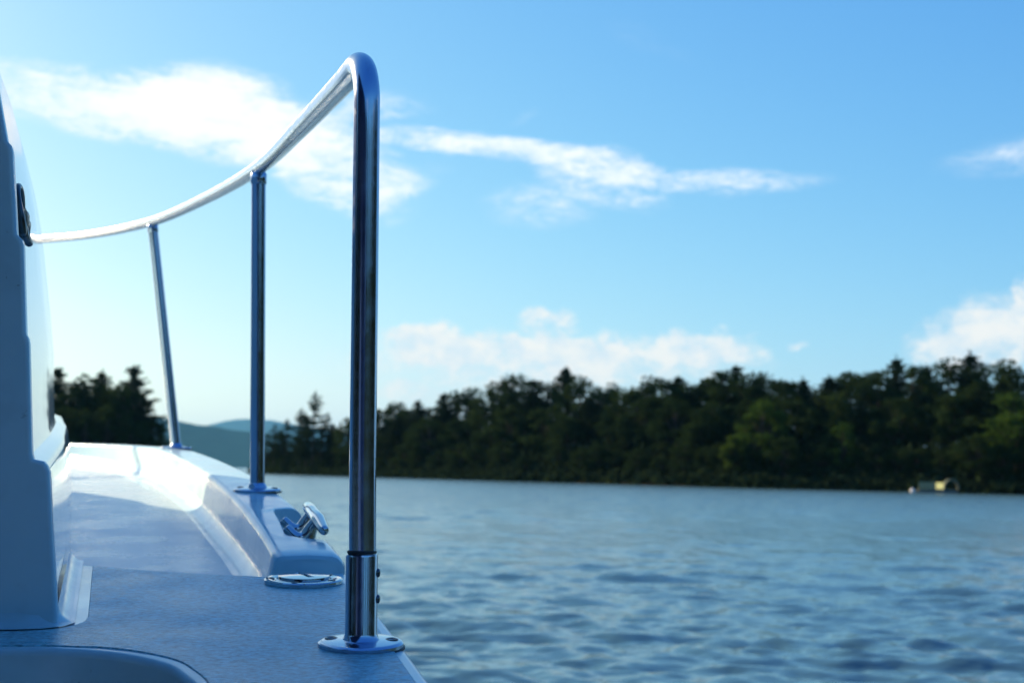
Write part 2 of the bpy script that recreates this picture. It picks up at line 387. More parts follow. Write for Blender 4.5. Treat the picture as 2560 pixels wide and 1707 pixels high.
# ---------------------------------------------------------------- lake
rng = np.random.default_rng(11)
def build_lake():
    fr = np.radians(np.linspace(-40, 40, 641)); bk = np.radians(np.linspace(42, 318, 139))
    ang = np.concatenate([fr, bk])
    r = [1.0, 2, 3, 4, 5]; x = 6.0
    while x < 120: r.append(x); x *= 1.0062
    while x < 30000: r.append(x); x *= 1.06
    r = np.array(r)
    AA, RR = np.meshgrid(ang, r)
    X = np.sin(AA) * RR; Y = np.cos(AA) * RR
    dr = np.gradient(r)[:, None] * np.ones_like(AA)
    da = np.gradient(ang)[None, :] * RR
    Z = np.zeros_like(X)
    def trains(count, lo, hi, steep, spread, harm):
        H = np.zeros_like(X)
        for i in range(count):
            lam = lo * (hi / lo) ** rng.random()
            th = rng.normal(R(262), spread)
            k = 2 * math.pi / lam; kx, ky = k * math.cos(th), k * math.sin(th)
            cell = np.sqrt((dr * ky / k) ** 2 + (da * 0.9) ** 2) + 0.15 * dr
            wgt = np.clip((lam / np.maximum(cell, 1e-6) - 2.2) / 2.5, 0, 1)
            ph = kx * X + ky * Y + rng.random() * 6.28
            H += wgt * steep / k * (np.sin(ph) + harm * np.cos(2 * ph))
        return H
    Z += trains(80, 0.20, 0.75, 0.029, 0.55, 0.28)
    long = trains(60, 0.75, 2.6, 0.0170, 0.45, 0.15)
    near = RR < 200
    sg = long[near & (RR > 6)].std()
    Z += np.where(np.abs(long) > 0, sg * (np.exp(0.85 * 2.6 * np.tanh(long / sg / 2.6)) - 1) / 1.15, 0)     # sharpened crests, flat troughs
    gust = 0.75 + 0.45 * np.sin(X * 0.11 + 1.3 * np.sin(Y * 0.07)) * np.sin(Y * 0.09 + 0.8)
    Z *= np.where(RR < 200, gust, 1)
    n0, n1 = X.shape
    V = np.stack([X, Y, Z], -1).reshape(-1, 3)
    i, j = np.meshgrid(np.arange(n0 - 1), np.arange(n1), indexing='ij')
    j2 = (j + 1) % n1
    Fq = np.stack([i * n1 + j, (i + 1) * n1 + j, (i + 1) * n1 + j2, i * n1 + j2], -1).reshape(-1, 4)
    me = bpy.data.meshes.new('lake')
    me.vertices.add(len(V)); me.vertices.foreach_set('co', V.astype(np.float32).ravel())
    me.loops.add(Fq.size); me.loops.foreach_set('vertex_index', Fq[:, ::-1].astype(np.int32).ravel())
    me.polygons.add(len(Fq)); me.polygons.foreach_set('loop_start', np.arange(0, Fq.size, 4, dtype=np.int32))
    me.update(calc_edges=True)
    o = finish('lake', me, WATER, None, 0)
    me.polygons.foreach_set('use_smooth', [True] * len(me.polygons))
    return tag(o, 'rippled blue lake water between boat and shore', 'lake', kind='structure')
build_lake()

# ---------------------------------------------------------------- shores and hills
SHORE = [(-72, 392), (-68, 380), (-61.9, 369), (-30, 312), (.5, 261), (34.6, 214), (69.3, 192), (110, 172), (160, 158), (230, 150)]
def ground_at(d): return 0.12 + min(7.0, 0.09 * d)
def build_shore():
    line = catmull([(x, y, 0) for x, y in SHORE], 14)
    offs = [-3, -0.6, 0.3, 2, 6, 12, 24, 45, 78, 120, 170]
    V = []
    for k, p in enumerate(line):
        taper = min(1.0, (k + 1) / 16)
        for d in offs:
            z = -0.9 if d < -1 else (-0.12 if d < 0 else ground_at(d))
            if d > 80: z = 7.3 - (d - 80) * 0.09
            dd = d if d < 10 else 10 + (d - 10) * (0.35 + 0.65 * taper)
            V.append((p.x + random.uniform(-.5, .5), p.y + dd + random.uniform(-.5, .5), z + (random.uniform(-.15, .25) if 0 < d < 100 else 0)))
    o = mesh_obj('shore', V, grid_faces(len(line), len(offs)), EARTH, None, 60)
    return tag(o, 'dark earth bank under the trees of the far shore', 'shore', kind='structure')
random.seed(3)
build_shore()
def build_island():
    V = []; n = 40; rings = [0.0, .3, .55, .75, .9, 1.0, 1.08]
    for q in rings:
        for k in range(n):
            a = 2 * math.pi * k / n
            w = 1 + .12 * math.sin(3 * a + 1) + .06 * math.sin(7 * a)
            z = 1.6 - 1.2 * q * q if q < .95 else (0.1 if q < 1.05 else -0.9)
            V.append((-112 + 47 * q * w * math.cos(a), 300 + 29 * q * w * math.sin(a), z))
    o = mesh_obj('island', V, grid_faces(len(rings), n, True), EARTH, None, 60)
    tag(o, 'low island carrying the dark trees behind the cabin', 'island', kind='structure')
build_island()
def build_ridge(name, pts, y_front, y_ridge, y_back, label, rough):
    """pts = [(x, height)] along the crest"""
    xs = np.linspace(pts[0][0], pts[-1][0], 160)
    hs = np.interp(xs, [p[0] for p in pts], [p[1] for p in pts])
    ph = [random.uniform(0, 6.28) for _ in range(14)]
    span = xs[-1] - xs[0]
    for i in range(14):
        hs = hs + rough / (1 + i * .6) * np.sin(xs / span * 2 * math.pi * (3 + 4.3 * i) + ph[i])
    V = []; fr = [0, .15, .35, .6, .8, .93, 1.0]
    for x, h in zip(xs, hs):
        for t in fr:
            V.append((x, y_front + (y_ridge - y_front) * t, -0.8 + (h + 0.8) * (t ** 1.15) + (rough * .5 * math.sin(x * .013 + t * 9) if 0 < t < 1 else 0)))
        V.append((x, y_back, -0.8))
    o = mesh_obj(name, V, grid_faces(len(xs), len(fr) + 1), HILLM, None, 60)
    tag(o, label, 'hill', kind='structure')
random.seed(8)
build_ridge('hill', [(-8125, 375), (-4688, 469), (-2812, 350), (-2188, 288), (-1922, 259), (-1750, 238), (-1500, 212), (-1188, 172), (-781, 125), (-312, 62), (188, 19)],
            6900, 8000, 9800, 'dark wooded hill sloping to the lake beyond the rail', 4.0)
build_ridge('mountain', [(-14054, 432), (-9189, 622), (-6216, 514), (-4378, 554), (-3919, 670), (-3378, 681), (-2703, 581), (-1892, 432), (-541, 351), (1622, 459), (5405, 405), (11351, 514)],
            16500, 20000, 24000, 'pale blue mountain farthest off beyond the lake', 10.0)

# ---------------------------------------------------------------- trees
def leaf_quads(C, size, flat, rg):
    """C (n,3) leaf centres -> verts, faces of randomly turned quads"""
    n = len(C)
    a = rg.normal(size=(n, 3)); a[:, 2] *= flat; a /= np.linalg.norm(a, axis=1)[:, None]
    b = rg.normal(size=(n, 3)); b[:, 2] *= flat; b -= a * (a * b).sum(1)[:, None]; b /= np.linalg.norm(b, axis=1)[:, None]
    s = (size * rg.uniform(.6, 1.3, n))[:, None]
    Q = np.stack([C - a * s - b * s * .6, C + a * s - b * s * .6, C + a * s * .8 + b * s * .6, C - a * s * .8 + b * s * .6], 1).reshape(-1, 3)
    return Q, np.arange(4 * n).reshape(-1, 4)
def fast_mesh(name, V, F, material):
    me = bpy.data.meshes.new(name)
    me.vertices.add(len(V)); me.vertices.foreach_set('co', np.asarray(V, np.float32).ravel())
    me.loops.add(F.size); me.loops.foreach_set('vertex_index', F.astype(np.int32).ravel())
    me.polygons.add(len(F)); me.polygons.foreach_set('loop_start', np.arange(0, F.size, 4, dtype=np.int32))
    me.update(calc_edges=True); me.materials.append(material)
    return me
def stem_mesh(name, paths):
    V = []; F = []
    for pts, rad in paths:
        v, f = tube(pts, rad, 7)
        off = len(V); V += v; F += [tuple(i + off for i in q) for q in f]
    me = bpy.data.meshes.new(name); me.from_pydata([tuple(v) for v in V], [], F)
    me.polygons.foreach_set('use_smooth', [True] * len(me.polygons)); me.materials.append(BARK); me.update()
    return me
def pine_proto(seed, sparse=False):
    """a 1-unit-high crown template scaled from 20 m: tiers of flat sprays with gaps"""
    rg = np.random.default_rng(seed); H = 20.0
    lean = rg.normal(0, .25, 2)
    stem = [([(0, 0, -.6), (lean[0] * .3, lean[1] * .3, H * .35), (lean[0] * .7, lean[1] * .7, H * .7), (lean[0], lean[1], H * .985)], [.34, .26, .16, .03])]
    C = []
    z = H * rg.uniform(.16, .26)
    while z < H * .985:
        t = z / H
        env = (6.2 * (1 - t) ** .78 + .06) * (.75 if t < .35 else 1)
        nb = rg.integers(2, 4) if sparse else rg.integers(2, 5); a0 = rg.uniform(0, 6.28)
        for b in range(nb):
            a = a0 + b * 6.28 / nb + rg.normal(0, .35)
            L = env * rg.uniform(.35, 1.4)
            rise = rg.uniform(.02, .32) * L + .1
            ox, oy = lean * t
            stem.append(([(ox, oy, z), (ox + math.cos(a) * L * .55, oy + math.sin(a) * L * .55, z + rise * .35), (ox + math.cos(a) * L, oy + math.sin(a) * L, z + rise)], [.06, .04, .012]))
            m_ = max(2, int(L * 2.4))
            for q in np.linspace(.28, 1.02, m_):
                c = np.array([ox + math.cos(a) * L * q, oy + math.sin(a) * L * q, z + rise * q * q + .08])
                k = int(rg.integers(9, 15))
                C.append(c + rg.normal(size=(k, 3)) * np.array([.36, .36, .14]) * min(1.0, .35 + .3 * L))
        z += (rg.uniform(.7, 1.5) if sparse else rg.uniform(.28, .72)) * (1.15 - .55 * t)
    C.append(np.array([lean[0], lean[1], H * .985]) + rg.normal(size=(10, 3)) * np.array([.07, .07, .4]))
    Q, F = leaf_quads(np.concatenate(C), .225, .55, rg)
    return stem_mesh('trunk', stem), Q, F
def broad_proto(seed):
    rg = np.random.default_rng(seed); H = 15.0
    stem = [([(0, 0, -.6), (.15, 0, H * .25), (.1, .2, H * .55), (0, .1, H * .85)], [.36, .28, .17, .05])]
    cen = []
    nc = 42
    for i in range(nc):
        u = rg.normal(size=3); u /= np.linalg.norm(u)
        rr = rg.uniform(.35, 1.0) ** .6
        zc = H * .56 + u[2] * rr * H * .37
        wid = 4.0 * (1 - .35 * max(0, (zc / H - .6)) / .4)
        cen.append((u[0] * rr * wid, u[1] * rr * wid, zc, rg.uniform(.75, 1.45)))
    C = []
    for (x, y, z, rad) in cen:
        z0 = max(H * .18, z * .62)
        stem.append(([(x * .08, y * .08, z0), (x * .5, y * .5, z0 + (z - z0) * .55), (x, y, z)], [.09, .06, .02]))
        k = int(70 * rad)
        d = rg.normal(size=(k, 3)); d /= np.linalg.norm(d, axis=1)[:, None]
        C.append(np.array([x, y, z]) + d * (rad * rg.uniform(.45, 1.12, (k, 1))) * np.array([1.1, 1.1, .8]))
    Q, F = leaf_quads(np.concatenate(C), .21, .8, rg)
    return stem_mesh('trunk', stem), Q, F
PROTO = {'P': [], 'B': [], 'G': [], 'S': []}
for sd in (31, 32, 33):
    st, Q, F = pine_proto(sd, True); PROTO['S'].append((st, fast_mesh('crown', Q, F, PINE_LEAF), 20.0))
for sd in (1, 2, 3, 4, 5):
    st, Q, F = pine_proto(sd); PROTO['P'].append((st, fast_mesh('crown', Q, F, PINE_LEAF), 20.0))
for sd in (11, 12, 13, 14, 15):
    st, Q, F = broad_proto(sd)
    PROTO['B'].append((st, fast_mesh('crown', Q, F, BROAD_LEAF), 15.0))
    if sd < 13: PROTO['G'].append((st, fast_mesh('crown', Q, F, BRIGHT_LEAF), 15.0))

# (x, y, height, kind, width factor, row, bearing key)
TREES = [
  (-62.1,376.3,12.4,'S',1.07,'sky',632), (-58.0,370.0,13.3,'S',1.13,'sky',660), (-53.4,361.6,15.7,'S',1.13,'sky',690), (-48.1,347.9,19.6,'S',0.99,'sky',722),
  (-44.8,348.0,14.3,'S',1.04,'sky',752), (-40.7,340.7,12.0,'S',0.88,'sky',782), (-37.4,332.1,14.2,'B',0.92,'sky',805), (-64.7,380.6,10.3,'S',1.02,'sky',615),
  (-50.2,351.7,14.0,'P',0.92,'sky',706), (-45.4,345.0,12.6,'S',1.12,'sky',742), (-42.8,343.5,11.6,'P',0.9,'sky',765), (-59.7,373.2,10.3,'P',0.89,'sky',648),
  (-36.3,351.1,15.0,'B',0.89,'sky',835), (-30.9,333.0,15.2,'B',1.11,'sky',870), (-27.2,330.4,16.7,'B',0.91,'sky',905), (-24.7,339.1,15.0,'B',1.11,'sky',935),
  (-20.8,322.0,15.1,'P',1.14,'sky',962), (-18.6,322.7,14.3,'B',1.05,'sky',985), (-14.4,310.8,16.2,'P',1.13,'sky',1022), (-12.0,315.3,16.6,'B',1.14,'sky',1050),
  (-9.3,314.8,17.6,'B',0.94,'sky',1078), (-4.2,298.0,18.1,'B',0.9,'sky',1128), (-1.4,290.0,18.2,'P',0.87,'sky',1158), (1.8,288.4,19.6,'B',1.03,'sky',1195),
  (4.6,279.5,17.8,'P',1.05,'sky',1228), (7.6,282.0,18.6,'B',0.94,'sky',1262), (11.0,286.8,19.2,'P',0.99,'sky',1300), (13.7,274.1,17.9,'B',0.99,'sky',1338),
  (17.1,277.6,15.9,'B',0.87,'sky',1375), (20.4,279.1,15.6,'B',0.86,'sky',1412), (21.6,273.2,14.5,'B',1.1,'sky',1432), (23.0,257.1,16.9,'B',1.09,'sky',1466),
  (26.0,260.4,16.8,'B',1.02,'sky',1500), (27.8,251.0,17.8,'B',0.86,'sky',1535), (29.8,252.1,16.2,'P',1.14,'sky',1560), (32.0,249.8,16.3,'B',1.08,'sky',1592),
  (36.3,260.0,16.7,'B',1.13,'sky',1630), (37.0,247.0,18.3,'B',0.96,'sky',1663), (39.2,248.2,17.7,'P',1.08,'sky',1690), (40.4,239.0,17.4,'B',1.07,'sky',1725),
  (46.0,249.6,17.0,'B',1.11,'sky',1775), (45.4,234.8,16.3,'B',1.13,'sky',1805), (48.0,234.4,15.3,'P',0.95,'sky',1842), (51.9,242.7,14.3,'B',1.13,'sky',1872),
  (53.1,236.7,15.4,'P',1.13,'sky',1905), (56.5,239.0,18.2,'B',0.94,'sky',1945), (58.1,233.5,17.6,'B',0.9,'sky',1985), (59.0,228.1,17.2,'B',0.89,'sky',2018),
  (64.5,237.8,18.1,'P',1.15,'sky',2058), (64.3,227.0,18.4,'B',0.86,'sky',2098), (71.1,240.5,16.5,'P',1.01,'sky',2138), (70.1,229.0,18.3,'B',0.92,'sky',2172),
  (74.4,230.7,18.6,'P',1.1,'sky',2225), (75.2,227.3,17.8,'B',0.98,'sky',2252), (75.5,218.6,18.0,'B',1.12,'sky',2300), (77.5,217.1,16.5,'B',1.0,'sky',2338),
  (86.5,230.0,16.4,'P',0.89,'sky',2400), (89.4,226.6,17.7,'B',1.13,'sky',2460), (-30.4,323.0,10.1,'B',1.04,'mid',864), (-25.1,316.7,12.4,'P',1.26,'mid',914),
  (-19.9,308.8,11.9,'B',1.14,'mid',961), (-17.2,302.0,12.4,'B',1.3,'mid',986), (-11.2,295.0,11.6,'B',1.03,'mid',1049), (-8.9,294.3,11.0,'B',1.24,'mid',1074),
  (-3.6,284.3,11.7,'B',1.11,'mid',1132), (0.1,277.2,13.5,'B',1.21,'mid',1174), (2.8,274.9,11.2,'B',1.0,'mid',1206), (6.9,269.8,14.0,'B',1.25,'mid',1257),
  (10.5,262.5,12.3,'B',1.22,'mid',1304), (14.4,261.7,13.6,'P',1.21,'mid',1353), (17.8,254.6,11.5,'B',1.05,'mid',1401), (20.6,250.7,11.5,'B',1.22,'mid',1441),
  (23.6,249.5,13.9,'B',1.2,'mid',1482), (26.0,246.5,12.3,'B',1.22,'mid',1518), (27.9,241.1,13.8,'B',1.07,'mid',1551), (31.4,232.9,12.3,'B',1.07,'mid',1613),
  (33.3,233.1,13.7,'B',1.06,'mid',1640), (36.0,230.3,12.6,'B',1.18,'mid',1683), (38.5,224.8,11.3,'B',1.08,'mid',1733), (42.8,229.6,13.5,'B',1.01,'mid',1781),
  (45.5,225.6,13.6,'B',1.17,'mid',1831), (48.5,222.6,11.5,'P',1.19,'mid',1885), (50.5,223.1,13.5,'B',1.29,'mid',1912), (53.7,219.0,12.4,'P',1.0,'mid',1973),
  (55.4,220.5,12.6,'B',1.19,'mid',1993), (58.8,216.8,13.5,'B',1.09,'mid',2059), (62.7,219.5,13.5,'P',1.18,'mid',2105), (63.0,215.0,12.0,'B',1.1,'mid',2129),
  (66.0,211.2,13.7,'B',1.04,'mid',2194), (67.9,210.2,14.0,'B',1.25,'mid',2227), (69.3,209.2,13.8,'P',1.23,'mid',2254), (71.7,206.7,14.8,'P',1.09,'mid',2305),
  (76.0,209.0,14.3,'B',1.22,'mid',2359), (76.6,205.5,13.6,'B',1.1,'mid',2389), (-67.1,381.8,5.1,'B',1.24,'low',595), (-57.5,363.0,5.0,'B',1.2,'low',652),
  (-43.9,341.1,3.4,'B',1.11,'low',748), (-38.5,331.4,5.9,'B',1.38,'low',791), (-33.4,323.9,5.5,'B',1.25,'low',833), (-28.3,312.4,4.0,'B',1.22,'low',873),
  (-22.5,305.4,7.4,'B',1.38,'low',930), (-18.7,299.0,6.4,'B',1.46,'low',966), (-14.7,291.5,5.6,'B',1.3,'low',1005), (-10.0,283.9,7.0,'B',1.42,'low',1056),
  (-6.4,279.2,6.6,'B',1.42,'low',1096), (-1.3,270.3,7.4,'B',1.49,'low',1156), (3.1,260.6,4.9,'B',1.44,'low',1210), (5.3,262.2,4.8,'B',1.38,'low',1237),
  (8.7,257.6,6.3,'B',1.16,'low',1281), (12.7,248.2,6.1,'B',1.35,'low',1339), (15.0,246.2,7.2,'B',1.13,'low',1371), (18.3,243.7,5.4,'B',1.45,'low',1417),
  (21.3,237.4,6.1,'B',1.34,'low',1465), (24.8,233.0,4.3,'B',1.12,'low',1520), (28.1,230.1,7.0,'B',1.3,'low',1571), (31.1,226.0,5.7,'B',1.21,'low',1622),
  (33.4,223.8,6.7,'B',1.31,'low',1659), (35.1,219.2,6.9,'B',1.39,'low',1695), (38.2,218.7,5.3,'B',1.13,'low',1742), (41.1,213.9,7.6,'B',1.34,'low',1800),
  (43.5,214.4,4.9,'B',1.23,'low',1836), (47.2,213.6,7.7,'B',1.12,'low',1895), (48.9,212.3,4.8,'B',1.19,'low',1926), (51.4,210.6,4.9,'B',1.43,'low',1971),
  (53.6,207.5,6.3,'B',1.19,'low',2017), (56.4,205.8,6.5,'B',1.25,'low',2068), (59.0,205.9,5.8,'B',1.42,'low',2109), (61.6,203.5,6.0,'B',1.34,'low',2162),
  (64.0,201.4,6.5,'B',1.14,'low',2212), (65.1,198.5,8.4,'B',1.46,'low',2245), (67.9,196.6,6.9,'B',1.29,'low',2302), (71.4,197.0,7.3,'B',1.29,'low',2357),
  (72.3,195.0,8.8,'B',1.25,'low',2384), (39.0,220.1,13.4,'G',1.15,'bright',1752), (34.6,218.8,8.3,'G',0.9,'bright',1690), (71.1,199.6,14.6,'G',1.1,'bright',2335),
  (49.4,211.5,9.8,'G',0.9,'bright',1935), (-108.5,318,17.8,'B',1.0,'isl',60), (-95.7,300,20.9,'P',1.12,'isl',135), (-95.3,308,19.3,'B',0.94,'isl',165),
  (-89.4,296,19.7,'B',0.96,'isl',190), (-91.1,310,18.8,'B',0.97,'isl',215), (-86.7,302,20.4,'P',0.94,'isl',238), (-82.8,296,19.1,'B',0.97,'isl',262),
  (-78.8,290,17.7,'B',0.96,'isl',288), (-78.4,296,21.5,'P',1.02,'isl',312), (-77.5,300,15.0,'P',0.91,'isl',330), (-75.0,298,11.0,'B',1.13,'isl',350),
  (-73.7,300,7.7,'B',0.99,'isl',368), (-94.7,288,14.4,'B',1.13,'isl',100), (-89.5,286,12.6,'B',1.07,'isl',150), (-84.5,284,11.8,'B',1.07,'isl',200),
  (-80.2,284,12.7,'B',1.02,'isl',250), (-75.8,284,11.1,'B',1.14,'isl',300), (-72.2,286,6.9,'B',0.93,'isl',345), (-109.7,310,19.1,'P',1.07,'isl',20),
  (-117.3,310,19.9,'B',0.97,'isl',-60), (-121.0,305,18.6,'B',1.07,'isl',-120),
]


def span_of(px):
    for lim, txt in ((790, 'between middle and near posts'), (1010, 'just right of the near post'), (1260, 'left of mid shore'),
                     (1560, 'at mid shore'), (1830, 'right of mid shore'), (2060, 'left of the pontoon boat'), (2260, 'above the pontoon boat')):
        if px < lim: return txt
    return 'at the right edge of the picture'
ORD = 'first second third fourth fifth sixth seventh eighth ninth tenth eleventh twelfth thirteenth fourteenth fifteenth sixteenth seventeenth eighteenth nineteenth twentieth'.split()
PENDING = {}
SPECIAL = {722: 'tallest see-through pine between the middle post and the near post', 312: 'tall pine with ragged flat branches on the island behind the far post',
           1752: 'large bright green leafy tree at the waterside right of mid shore', 1690.5: '', 2335: 'bright green leafy tree at the right edge of the picture',
           1935: 'small bright green leafy tree left of the pontoon boat', 1300: 'tallest pointed pine on the skyline at the middle of the shore',
           2225: 'tallest pine on the skyline, above and right of the pontoon boat', 135: 'thin ragged pine on the island just right of the cabin'}
random.seed(21)
for (x, y, h, kind, wf, row, px) in TREES:
    protos = PROTO[kind]; st, cr, H0 = protos[random.randrange(len(protos))]
    if row == 'isl': gz = 0.9
    else:
        best = min(SHORE, key=lambda s: abs(s[0] - x)); ys = np.interp(x, [s[0] for s in SHORE], [s[1] for s in SHORE]); gz = ground_at(max(0.3, y - ys))
    root = empty('pine_tree' if kind in 'PS' else 'leafy_tree', (x, y, gz - .1), random.uniform(0, 6.28))
    k = h / H0; kw = k * wf * (1.35 if kind == 'P' and h < 12 else 1.18 if kind == 'P' else 1.08)
    if row == 'low': kw = max(kw, .42 * wf)
    for nm, me in (('trunk', st), ('crown', cr)):
        o = bpy.data.objects.new(nm, me); COL.objects.link(o); o.parent = root
        o.scale = (kw, kw, k)
    sp = SPECIAL.get(px) if row in ('sky', 'bright', 'isl') else None
    kindw = 'dark pine' if kind == 'P' else 'dark green leafy tree'
    if px == 1690 and row == 'bright': sp = 'smaller bright green leafy tree at the waterside, mid shore right'
    if sp: tag(root, sp, 'tree'); continue
    w2 = 'pine' if kind in 'PS' else 'leafy tree'
    if row == 'isl': key = ('dark ' + w2, 'in the island clump behind the far post', w2 + 's of the island')
    elif row == 'sky': key = ('dark ' + w2, 'on the skyline ' + span_of(px), w2 + 's of the far shore skyline')
    elif row == 'mid': key = ('dark ' + w2, 'below the skyline ' + span_of(px), w2 + 's halfway up the far shore')
    else: key = ('low leafy tree', 'at the waterline ' + span_of(px), 'trees along the far waterline')
    PENDING.setdefault(key, []).append((px, root))
for (what, where, grp), items in PENDING.items():
    items.sort(key=lambda q: q[0])
    for i, (px, root) in enumerate(items):
        if len(items) == 1: lab = what + ' ' + where
        else: lab = ORD[i] + ' ' + what + ' from left ' + where
        tag(root, lab, 'tree', grp)

def build_undergrowth():
    rg = np.random.default_rng(77); C = []
    sx = [s[0] for s in SHORE]; sy = [s[1] for s in SHORE]
    n = 26000
    x = rg.uniform(-70, 150, n); d = -0.4 + 45 * rg.random(n) ** 1.6
    y = np.interp(x, sx, sy) + d
    g = .0 + np.minimum(7, .09 * d)
    hmax = np.where(x < -30, 1.6, 1.6 + np.minimum(d, 14) * .42)
    z = g + hmax * rg.random(n) ** .8
    ne = 14000                                  # brush leaning over the water's edge
    xe = rg.uniform(-70, 150, ne); ye = np.interp(xe, sx, sy) + rg.normal(0.0, 1.3, ne); ze = 0.05 + 2.2 * rg.random(ne) ** 1.7 * (0.6 + 0.5 * np.sin(xe * .9) * np.sin(xe * .37))
    ni = 5000
    a = rg.uniform(0, 6.28, ni); q = rg.random(ni) ** .5 * .93
    xi = -112 + 45 * q * np.cos(a); yi = 300 + 27 * q * np.sin(a); zi = 1.5 - 1.2 * q * q + 5.5 * rg.random(ni) * (1.02 - q)
    C = np.concatenate([np.stack([x, y, z], 1), np.stack([xe, ye, ze], 1), np.stack([xi, yi, zi], 1)])
    Q, F = leaf_quads(C, .42, .9, rg)
    o = bpy.data.objects.new('undergrowth', fast_mesh('undergrowth', Q, F, PINE_LEAF)); COL.objects.link(o)
    tag(o, 'dark undergrowth filling the wood along the far shore', 'undergrowth', kind='stuff')
build_undergrowth()

# unseen wood and bank added behind the boat to darken what the steel mirrors
def build_added_wood():
    rg = np.random.default_rng(5); n = 30000
    a = np.radians(rg.uniform(62, 262, n)); dist = 62 + 14 * np.sin(a * 3.1) + 20 * rg.random(n)
    hmax = 20 + 4 * np.sin(a * 23) + 3 * np.sin(a * 61 + 1)
    z = hmax * rg.random(n) ** .75
    C = np.stack([np.sin(a) * dist, np.cos(a) * dist, z], 1)
    Q, F = leaf_quads(C, .95, .9, rg)
    o = bpy.data.objects.new('lakeside_wood', fast_mesh('lakeside_wood', Q, F, PINE_LEAF)); COL.objects.link(o)
    tag(o, 'dense dark wood added out of view behind the boat', 'wood', kind='stuff')
    V = []
    angs = np.radians(np.linspace(58, 266, 60))
    for a_ in angs:
        d0 = 60 + 14 * math.sin(a_ * 3.1)
        for dd, zz in ((-2, -.8), (0, .1), (12, 1.5), (34, 4), (60, 5)): V.append((math.sin(a_) * (d0 + dd), math.cos(a_) * (d0 + dd), zz))
    tag(mesh_obj('added_dark_bank', V, grid_faces(60, 5), EARTH, None, 60), 'dark bank added out of view under the wood behind the boat', 'shore', kind='structure')
build_added_wood()

# small pontoon boat moored under the trees
CREAM = mat('cream_panel', (0.17, 0.20, 0.12), 0.45); YELLOW = mat('glowing_yellow_panel', (0.8, 0.7, 0.3), 0.45); bsdf(YELLOW).inputs['Emission Color'].default_value = (1.0, 0.80, 0.22, 1); bsdf(YELLOW).inputs['Emission Strength'].default_value = 0.30  # emission added so the panel stays bright yellow under the blue sky
ALU = mat('dull_aluminium', (0.10, 0.11, 0.11), 0.5, 0.6); CANVAS = mat('sage_canvas', (0.09, 0.12, 0.09), 0.8); WHITEP = mat('white_plastic', (0.75, 0.72, 0.68), 0.4)
pb = empty('pontoon_boat', (58.0, 193.6, 0.0), R(-12))
tag(pb, 'small pontoon boat with one glowing yellow panel and arched canopy under the trees', 'boat')
for sy_ in (-.85, .85):
    v, f = tube([(-2.9, sy_, .22), (-2.6, sy_, .12), (-2.2, sy_, .1), (2.2, sy_, .1), (2.5, sy_, .12)], [.03, .2, .3, .3, .27], 16)
    mesh_obj('pontoon', v, f, ALU, pb)
mesh_obj('deck', *box(0, 0, .45, 5.0, 2.2, .12), CREAM, pb)
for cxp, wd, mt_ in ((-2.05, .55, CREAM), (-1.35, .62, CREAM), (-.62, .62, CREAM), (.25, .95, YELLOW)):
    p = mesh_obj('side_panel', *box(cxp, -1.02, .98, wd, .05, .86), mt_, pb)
    v, f = tube([(cxp - wd / 2, -1.06, 1.45), (cxp + wd / 2, -1.06, 1.45)], .03, 10); mesh_obj('panel_rail', v, f, ALU, p)
    mesh_obj('side_panel', *box(cxp, 1.02, .98, wd, .05, .86), CREAM, pb)
arc = [(0.75 + 1.05 - 1.05 * math.cos(t), 0.5 + 1.45 * math.sin(t)) for t in np.linspace(0, math.pi, 17)]
V = []; 
for (ax, azz) in arc:
    for yy in (-1.05, 1.05):
        for kk in (0, .16):
            cxx = 1.8; V.append((cxx + (ax - cxx) * (1 - kk), yy, .5 + (azz - .5) * (1 - kk)))
F = []
for i in range(16):
    a = i * 4; b = a + 4
    F += [(a, a + 2, b + 2, b), (a + 1, b + 1, b + 3, a + 3), (a, b, b + 1, a + 1), (a + 2, a + 3, b + 3, b + 2)]
F += [(0, 1, 3, 2), (64, 66, 67, 65)]
mesh_obj('canopy', V, F, CANVAS, pb, 50)
by = mesh_obj('mooring_buoy', *lathe([(0.02, -.18), (.22, -.1), (.33, .1), (.33, .3), (.22, .48), (.06, .54), (.05, .62), (.02, .63)], 20), WHITEP)
by.location = (54.2, 192.0, 0.02)
tag(by, 'pale round mooring buoy at the left end of the pontoon boat', 'buoy')

# ---------------------------------------------------------------- the boat (boat frame: x = out to starboard, y = towards the bow)
BOAT_YAW = math.atan2(.21, .9777)
boat = empty('motor_boat', (0, 0, 0), BOAT_YAW)
tag(boat, 'white motor boat seen along its side deck with a polished steel bow rail', 'boat')
LC = -1.07                                  # centre line
def zdeck(l, s):
    le = LC + abs(l - LC)
    return EYE - .2571 + .07 * (.9777 * s + .21 * le)
GUN = [(.19, -2.6), (.192, -1.0), (.193, .4), (.192, 1.18), (.188, 1.55), (.181, 1.86), (.163, 2.15), (.136, 2.46), (.085, 3.0), (-.018, 3.69), (-.15, 4.2), (-.335, 4.62), (-.60, 5.02), (-.86, 5.27), (-1.07, 5.36)]
gun_line = catmull([(x, y, 0) for x, y in GUN], 10)
def mirror_l(l): return 2 * LC - l
full_line = gun_line + [Vector((mirror_l(p.x), p.y, 0)) for p in reversed(gun_line[:-1])]
def gun_at(s): return float(np.interp(s, [p.y for p in gun_line], [p.x for p in gun_line]))
TOPZ = [(1.80, -.1085), (1.83, -.106), (2.1, -.0775), (2.46, -.0405), (3.0, -.003), (3.6, .0345), (3.75, .0435), (4.2, .056), (4.6, .063), (5.4, .07)]
_tz = catmull([(a, b, 0) for a, b in TOPZ], 8)
def ztop(s): return EYE + float(np.interp(s, [q.x for q in _tz], [q.y for q in _tz]))
FLOOR_DROP = .032

